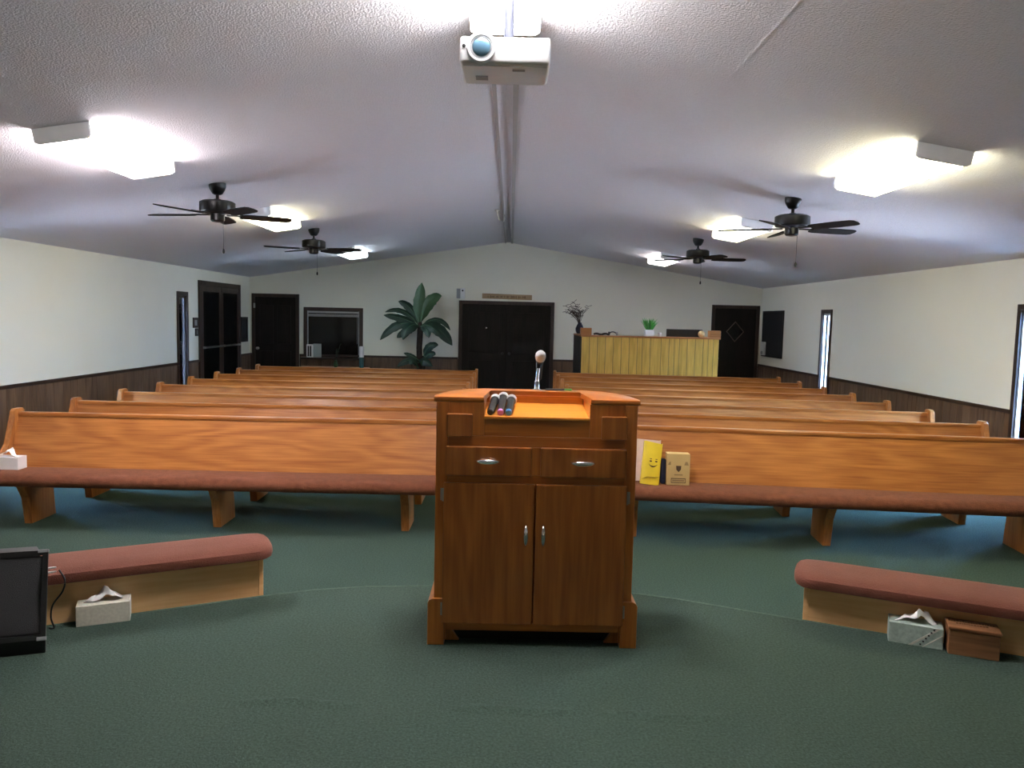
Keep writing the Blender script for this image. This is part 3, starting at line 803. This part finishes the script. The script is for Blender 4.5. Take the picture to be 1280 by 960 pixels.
# printed smiling face, laid on the bag front
def bagfront(x, z):
    t = z / .335; return -.10 * (1 - .75 * t) / 2 - .0075
mm = MB()
for sx in (-1, 1):
    for (x, z, rx, rz_) in ((sx * .022 + .012, .185, .010, .006), (sx * .022 + .012, .203, .009, .003)):
        mm.prism([(x + rx * math.cos(2 * PI * q / 12), z + rz_ * math.sin(2 * PI * q / 12)) for q in range(12)], bagfront(x, z) - .002, bagfront(x, z) + .003, 'y')
N_ = 12; up = []; lo = []
for i in range(N_ + 1):
    t = i / N_ * 2 - 1; up.append((.010 + t * .036, .148 + .016 * t * t)); lo.append((.010 + t * .036, .148 - .010 + .026 * t * t))
mm.prism(up + lo[::-1], bagfront(0, .145) - .002, bagfront(0, .145) + .003, 'y'); mm.build('printed_face', 'ink', yb)
MB().prism([(-.075, .035), (-.03, .062), (.072, .068), (.03, .054), (-.02, .052)], bagfront(0, .05) - .002, bagfront(0, .05) + .004, 'y').build('bag_fold_shade', M.setdefault('foldshade', plain('fold_shade_yellow', (.42, .27, .012, 1), .5)), yb)  # shade of the crease painted as a darker yellow strip
nv = MB(); nv.box(-.02, .02, -.035, .035, 0, .2, bev=.012, seg=3)
tag(nv.build('folded_cloth', 'navy', loc=(1.262, 6.075, SEAT - .003), rot=(math.radians(-3), 0, 0), smooth=True), 'dark navy folded cloth between yellow bag and cardboard box', 'cloth')
cbx = thing('cardboard_box', 'small cardboard carton with printed shield standing on the front pew', 'box', (1.372, 6.055, SEAT - .003), (math.radians(-2), 0, math.radians(-4)))
MB().box(-.09, .09, -.055, .055, 0, .25, bev=.002, seg=1).build('carton', 'card', cbx)
MB().prism([(-.018, .155), (.022, .155), (.02, .125), (.002, .105), (-.016, .125)], -.0575, -.0548, 'y').build('printed_shield', 'ink', cbx)
mm = MB(); mm.box(-.055, .06, -.0575, -.0548, .018, .023); mm.box(-.055, .06, -.0575, -.0548, .05, .056); mm.box(-.055, -.051, -.0575, -.0548, .018, .056); mm.box(.056, .06, -.0575, -.0548, .018, .056)
mm.build('printed_frame', 'ink', cbx)
M['ink2'] = plain('faded_ink', (.3, .2, .08, 1), .8)
mm = MB(); mm.box(-.045, .05, -.0573, -.0548, .03, .044); mm.box(-.03, .035, -.0573, -.0548, .078, .088)
mm.build('printed_lines', 'ink2', cbx)['kind'] = 'stuff'
for q in ([(.045, .16), (.08, .16), (.07, .188), (.055, .188)], [(-.082, .16), (-.06, .16), (-.06, .188), (-.075, .18)]):
    MB().prism(q, -.0573, -.0548, 'y').build('printed_symbol', 'ink2', cbx)
tissue_box((-4.0, 6.12, SEAT - .004), 0, 'pale tissue box on the cushion of the front left pew', 'white', seed=6)

# ------------------------------------------------------------------ sound booth
BX0, BX1, BY0, BY1, BH = 1.285, 3.70, 13.5, 15.0, 1.47
bo = thing('sound_booth', 'yellow plank-fronted sound booth with oak corner blocks at the far right', 'booth', (BX0, BY0, 0))
W_ = BX1 - BX0; D_ = BY1 - BY0
mm = MB(); mm.box(.0, W_, .012, .04, 0.001, BH - .03); mm.box(0, .03, .04, D_, .001, BH - .03); mm.box(W_ - .03, W_, .04, D_, .001, BH - .03); mm.build('booth_frame', 'door', bo)
rnd = random.Random(11); x = 0; pc = {}
while x < W_ - .02:
    wd = min(rnd.choice((.09, .14, .19, .14)), W_ - x)
    if W_ - x - wd < .05: wd = W_ - x
    wd = round(wd, 3)
    if wd not in pc:
        mm = MB(); mm.box(-wd / 2 + .0035, wd / 2 - .0035, -.014, 0, 0, BH - .05, bev=.003, seg=1); me = mm.mesh('plank'); me.materials.append(M['booth']); pc[wd] = me
    link('plank', pc[wd], bo, (x + wd / 2, .012, .02)); x += wd
x = .04
for i in range(9):
    if 'side' not in pc:
        mm = MB(); mm.box(-.014, 0, -.078, .078, 0, BH - .05, bev=.003, seg=1); me = mm.mesh('side_plank'); me.materials.append(M['door']); pc['side'] = me
    link('side_plank', pc['side'], bo, (0, x + .08, .02)); x += .162
MB().box(-.02, W_ + .02, -.035, .16, BH - .03, BH, bev=.006, seg=2).build('counter_top', 'boothcap', bo)
MB().box(-.02, .16, .16, D_, BH - .03, BH, bev=.006, seg=2).build('side_ledge', 'boothcap', bo)
MB().box(W_ - .16, W_ + .02, .16, D_, BH - .03, BH, bev=.006, seg=2).build('side_ledge', 'boothcap', bo)
for s in (0, 1):
    x0 = -.02 if s == 0 else W_ - .17
    MB().box(x0, x0 + .19, -.03, .14, BH, BH + .125, bev=.006, seg=2).build('corner_block', 'boothcap', bo)
# potted grass
pg = thing('potted_grass', 'bright green tufted grass in a white square pot on the booth', 'plant', (2.475, 13.56, BH))
MB().prism([(-.07, 0), (.07, 0), (.085, .115), (-.085, .115)], -.07, .07, 'y', bev=.004).build('pot', 'white', pg)
mm = MB(); rnd = random.Random(5)
for i in range(150):
    a = rnd.uniform(0, 2 * PI); r0 = rnd.uniform(0, .055); tilt = rnd.uniform(.0, .15); hh = rnd.uniform(.12, .22)
    b0 = Vector((r0 * math.cos(a), r0 * math.sin(a), .11)); tip = b0 + Vector((tilt * math.cos(a) * .9, tilt * math.sin(a) * .6, hh)); sd = Vector((-math.sin(a + 1), math.cos(a + 1), 0)) * .006
    md_ = b0.lerp(tip, .55) + Vector((0, 0, .02))
    mm.grid([[b0 - sd, b0 + sd], [md_ - sd, md_ + sd], [tip - sd * .1, tip + sd * .1]])
o = mm.build('grass_tuft', 'grass', pg); o['kind'] = 'stuff'
# cables/headset, cup, mixer screen, gold ball
hd = thing('headset', 'black headset and cables lying on the booth top', 'headset', (1.71, 13.56, BH))
pts = [(-.2 + .02 * i, .02 * math.sin(i * 1.1), .022 + .008 * math.sin(i * .8)) for i in range(14)]
MB().tube(pts, .018, 8).build('cable_bundle', 'black', hd, True)
MB().tube(bez((.06, 0, .03), (.12, 0, .10), (.2, .01, .03), 8), .010, 8).build('headband', 'black', hd, True)
for x in (.06, .2): MB().lathe([(.03, -.014), (.034, 0), (.03, .014)], 14, T((x, .005, .035)) @ Ry(PI / 2)).build('ear_cup', 'grey' if x > .1 else 'black', hd, True)
cu = thing('paper_cup', 'small white crumpled cup on the booth top', 'cup', (2.66, 13.55, BH))
MB().lathe([(.022, 0), (.024, .002), (.032, .07), (.034, .072), (.031, .07), (.023, .006)], 18).build('cup_body', 'white', cu, True)
mo = thing('display_monitor', 'black computer monitor back showing above the booth top', 'monitor', (3.14, 13.75, BH - .25))
MB().box(-.32, .32, -.02, .02, .1, .385, bev=.006, seg=2).build('screen_housing', 'black', mo)
MB().box(-.04, .04, .0, .03, .0, .12).build('stand_neck', 'black', mo)
MB().box(-.14, .14, -.06, .12, -.02, .0, bev=.004, seg=1).build('stand_base', 'black', mo)
dk = thing('booth_desk', 'dark desk inside the sound booth', 'desk', ((BX0 + BX1) / 2, 14.0, 0))
MB().box(-1.0, 1.0, -.4, .3, BH - .31, BH - .27).build('desktop', 'door', dk)
for sx in (-.97, .97):
    for sy in (-.37, .27): MB().box(sx - .025, sx + .025, sy - .025, sy + .025, .001, BH - .31).build('leg', 'door', dk)
gb = MB().lathe([(.02, 0), (.03, .004), (.052, .03), (.06, .06), (.052, .092), (.03, .113), (.004, .12)], 22)
tag(gb.build('gold_ornament', 'gold', loc=(3.40, 13.56, BH), smooth=True), 'round gold ornament on the booth top beside the corner block', 'ornament')
# dried twig vase at the left rear of the booth
vz = thing('twig_vase', 'dark vase of dried twigs on the left ledge of the booth', 'vase', (1.36, 14.75, BH))
MB().lathe([(.05, 0), (.075, .05), (.08, .10), (.05, .17), (.035, .19), (.042, .21)], 20).build('vase_body', 'navy', vz, True)
rnd = random.Random(8)
for i in range(16):
    a = rnd.uniform(-PI, PI) if i > 6 else rnd.uniform(2.4, 3.9); sp = rnd.uniform(.05, .26); hh = rnd.uniform(.18, .42)
    tip = (sp * math.cos(a) - .06, sp * .5 * math.sin(a), .2 + hh); mid = (tip[0] * .3, tip[1] * .3, .2 + hh * .75)
    mm = MB(); pts = bez((0, 0, .15), mid, tip, 6); mm.tube(pts, [.004] * 5 + [.003, .0015], 5)
    for t in (3, 4, 5, 6):
        for sgn in (-1, 1):
            q = pts[t]; mm.tube([q, q + Vector((sgn * rnd.uniform(.03, .06), 0, rnd.uniform(-.01, .05)))], [.0025, .005], 4)
    mm.build('twig', 'trunk', vz)

# ------------------------------------------------------------------ banana plant
pl = thing('potted_banana_plant', 'tall artificial banana plant with broad drooping leaves against the far wall', 'plant', (-1.77, 15.4, 0))
MB().lathe([(.13, 0.001), (.16, .02), (.20, .32), (.215, .36), (.20, .36), (.185, .33), (.03, .33)], 24).build('pot', 'black', pl, True)
MB().tube([(0, 0, .3), (.01, 0, .7), (-.01, 0, 1.1), (.005, 0, 1.45), (.0, 0, 1.62)], [.07, .062, .058, .06, .035], 12).build('trunk', 'trunk', pl, True)
MB().tube([(.06, -.05, .3), (.09, -.06, .7), (.07, -.05, .95)], [.03, .028, .02], 8).build('side_stem', 'trunk', pl, True)


def leaf(b0, c0, tip, wd, mat='leaf', roll=0):
    pts = bez(b0, c0, tip, 14); mm = MB(); rows = []
    for i, q in enumerate(pts):
        t = i / 14
        d = (pts[min(i + 1, 14)] - pts[max(i - 1, 0)]).normalized()
        sd = d.cross(Vector((0, -.85, .5))).normalized()
        if roll: sd = Matrix.Rotation(roll, 3, d) @ sd
        nn = sd.cross(d).normalized()
        if nn.y > 0: nn = -nn
        pw = 0 if t < .12 else math.sin(PI * min(1, ((t - .12) / .88)) ** .9) ** .5
        w_ = max(.006, wd * pw) * (1 + .07 * math.sin(i * 2.3))
        rows.append([q - sd * w_ - nn * w_ * .25, q - sd * w_ * .5 - nn * w_ * .06, q + nn * .004, q + sd * w_ * .5 - nn * w_ * .06, q + sd * w_ - nn * w_ * .25])
    mm.grid(rows)
    lo_ = mm.build('leaf', mat, pl, True)
    MB().tube([p_ + Vector((0, -.002, 0)) for p_ in pts], [.012 - .010 * i / 14 for i in range(15)], 5).build('midrib', 'leaf2', lo_)


cr = (0, 0, 1.52)
leaf(cr, (-.06, -.02, 1.9), (.02, .06, 2.40), .125, 'leaf2')
leaf(cr, (.12, 0, 2.15), (.42, .05, 2.15), .12, 'leaf2', .3)
leaf(cr, (-.18, .02, 2.0), (-.44, .02, 2.02), .085, 'leaf')
leaf(cr, (-.32, -.05, 1.98), (-.68, -.1, 1.80), .06, 'leaf')
leaf(cr, (-.30, -.1, 1.72), (-.70, -.15, 1.74), .085, 'leaf')
leaf(cr, (-.40, -.15, 1.75), (-.76, -.2, 1.25), .10, 'leaf')
leaf(cr, (-.20, -.32, 1.68), (-.28, -.42, 1.27), .11, 'leaf')
leaf(cr, (.36, .05, 1.85), (.60, .05, 1.47), .06, 'leaf')
leaf(cr, (.32, -.1, 1.70), (.66, -.15, 1.17), .13, 'leaf')
leaf(cr, (.15, -.25, 1.6), (.22, -.35, 1.32), .08, 'leaf')
leaf((.08, -.05, .9), (.15, -.08, 1.22), (.38, -.1, 1.17), .09, 'leaf')
leaf((.08, -.05, .85), (.2, -.1, 1.05), (.33, -.12, .98), .08, 'leaf')
leaf((0, -.05, .85), (-.12, -.1, .95), (-.30, -.12, 1.0), .05, 'leaf')
leaf((0, -.05, .8), (-.2, -.15, .95), (-.42, -.2, .72), .07, 'leaf')
leaf(cr, (-.25, -.1, 1.5), (-.42, -.25, 1.3), .09, 'leaf')
leaf(cr, (.2, -.3, 1.66), (.45, -.3, 1.35), .09, 'leaf')
leaf((-.02, -.05, .7), (-.1, -.2, .95), (-.15, -.3, .78), .08, 'leaf')
leaf((.05, -.06, .75), (.0, -.15, .95), (.28, -.2, .75), .09, 'leaf')

# ------------------------------------------------------------------ console table and what stands under the far window
ct = thing('console_table', 'narrow wooden console table under the dark far window', 'table', (-3.505, 15.52, 0))
MB().box(-.685, .685, -.18, .18, .64, .672, bev=.005, seg=2).build('table_top', 'boothcap', ct)
MB().box(-.62, .62, -.14, -.12, .56, .64).build('apron', 'boothcap', ct)
for sx in (-.63, .63):
    for sy in (-.14, .14): MB().box(sx - .025, sx + .025, sy - .025, sy + .025, .001, .64).build('leg', 'boothcap', ct)
bt = thing('spray_bottle', 'teal bottle with a tall white cap on the console table', 'bottle', (-2.95, 15.5, .672))
MB().lathe([(.04, 0), (.046, .006), (.046, .15), (.036, .20), (.028, .22)], 20).build('bottle_body', 'teal', bt, True)
MB().lathe([(.045, .21), (.047, .22), (.047, .42), (.042, .43)], 20).build('cap', 'white', bt, True)
sv = thing('bud_vase', 'small pale glass vase with sprigs on the console table', 'vase', (-3.47, 15.5, .672))
MB().lathe([(.03, 0), (.045, .03), (.045, .07), (.025, .12), (.03, .14)], 18).build('vase_body', 'leaf2', sv, True)
rnd = random.Random(4)
for i in range(7):
    a = rnd.uniform(0, 2 * PI); s = rnd.uniform(.03, .12)
    mm = MB(); pts = bez((0, 0, .1), (s * .3 * math.cos(a), 0, .25), (s * math.cos(a), s * .5 * math.sin(a), rnd.uniform(.25, .5)), 5); mm.tube(pts, .003, 5)
    for q in pts[2:]: mm.grid([[q, q + Vector((.02, 0, .012))], [q + Vector((-.004, 0, .012)), q + Vector((.02, 0, .03))]])
    mm.build('sprig', 'leaf', sv)
wb = thing('white_file_box', 'white box with dark spine panels on the far window sill', 'box', (-4.09, 15.90, .84))
MB().box(-.06, .06, -.05, .05, 0, .265, bev=.003, seg=1).build('box_body', 'white', wb)
for x in (-.022, .022): MB().box(x - .016, x + .016, -.053, -.049, .02, .235).build('dark_panel', 'black', wb)
M['palegrey'] = plain('pale_grey_cover', (.30, .33, .32, 1), .6)
nb = thing('grey_book', 'pale grey upright book beside the white box on the far sill', 'book', (-3.945, 15.92, .84))
MB().box(-.078, .078, -.025, -.019, 0, .28, bev=.001, seg=1).build('cover', 'palegrey', nb)
MB().box(-.076, .076, -.019, .012, .004, .276).build('pages', 'white', nb)
MB().box(-.078, .078, .012, .018, 0, .28, bev=.001, seg=1).build('cover', 'palegrey', nb)

# ------------------------------------------------------------------ things on the walls
sg = thing('wooden_sign', 'long narrow wooden plank sign above the double doors', 'sign', (-.045, YB - .001, 2.175))
MB().box(-.515, .515, -.02, 0, -.052, .052, bev=.003, seg=1, mat=Ry(math.radians(.8))).build('sign_board', 'signwood', sg)
mm = MB(); rnd = random.Random(21); x = -.40
while x < .36:
    wd = rnd.choice((.012, .02, .026)); hh = rnd.choice((.018, .024, .03))
    mm.box(x, x + wd, -.0225, -.019, -hh, hh * .6); x += wd + rnd.choice((.008, .01, .04))
mm.build('faded_lettering', M.setdefault('faded', plain('faded_paint', (.2, .13, .07, 1), .8)), sg)['kind'] = 'stuff'
eb = thing('wall_chime', 'small pale wall box above the left corner of the double doors', 'wall box', (-1.0, YB - .001, 2.22))
MB().box(-.09, -.01, -.03, 0, -.1, .1, bev=.004, seg=1).build('back_box', 'grey', eb)
MB().box(-.01, .085, -.05, 0, -.11, .11, bev=.006, seg=2).build('cover', 'white', eb)
MB().lathe([(.018, 0), (.018, .005), (.01, .007)], 14, T((.037, -.05, .06)) @ Rx(PI / 2)).build('sensor', 'black', eb)


def framed(name, label, wall_x, side, y0, y1, z0, z1, fm, pm, fw=.03):
    o = thing(name, label, 'picture' if name == 'picture_frame' else 'board', (wall_x, (y0 + y1) / 2, (z0 + z1) / 2), (0, 0, side * PI / 2))
    a, b_ = (y1 - y0) / 2, (z1 - z0) / 2
    mm = MB(); mm.box(-a, a, -.022, -.001, b_ - fw, b_); mm.box(-a, a, -.022, -.001, -b_, -b_ + fw); mm.box(-a, -a + fw, -.022, -.001, -b_ + fw, b_ - fw); mm.box(a - fw, a, -.022, -.001, -b_ + fw, b_ - fw)
    mm.build('frame', fm, o); MB().box(-a + fw, a - fw, -.012, -.001, -b_ + fw, b_ - fw).build('panel', pm, o)
    return o


framed('picture_frame', 'small dark frame left of the glass doors, upper of two', XL, 1, 13.10, 13.31, 1.45, 1.625, 'dark', 'grey', .04)
framed('picture_frame', 'small dark frame left of the glass doors, lower of two', XL, 1, 13.19, 13.31, 1.31, 1.44, 'black', 'grey', .03)
framed('picture_frame', 'tall black framed picture right of the glass doors', XL, 1, 15.42, 15.82, 1.14, 1.64, 'black', 'board', .05)
framed('notice_board', 'large black notice board on the right wall near the far door', XR, -1, 14.66, 15.84, 1.075, 1.995, 'black', 'board', .04)
ds = thing('wall_dispenser', 'small white dispenser at the lower corner of the black notice board', 'dispenser', (XR, 15.66, 1.10), (0, 0, -PI / 2))
MB().box(-.11, .11, -.07, -.023, 0, .27, bev=.012, seg=2).build('dispenser_body', 'white', ds, True)
MB().box(-.06, .06, -.075, -.068, .02, .08, bev=.002, seg=1).build('outlet', 'grey', ds)
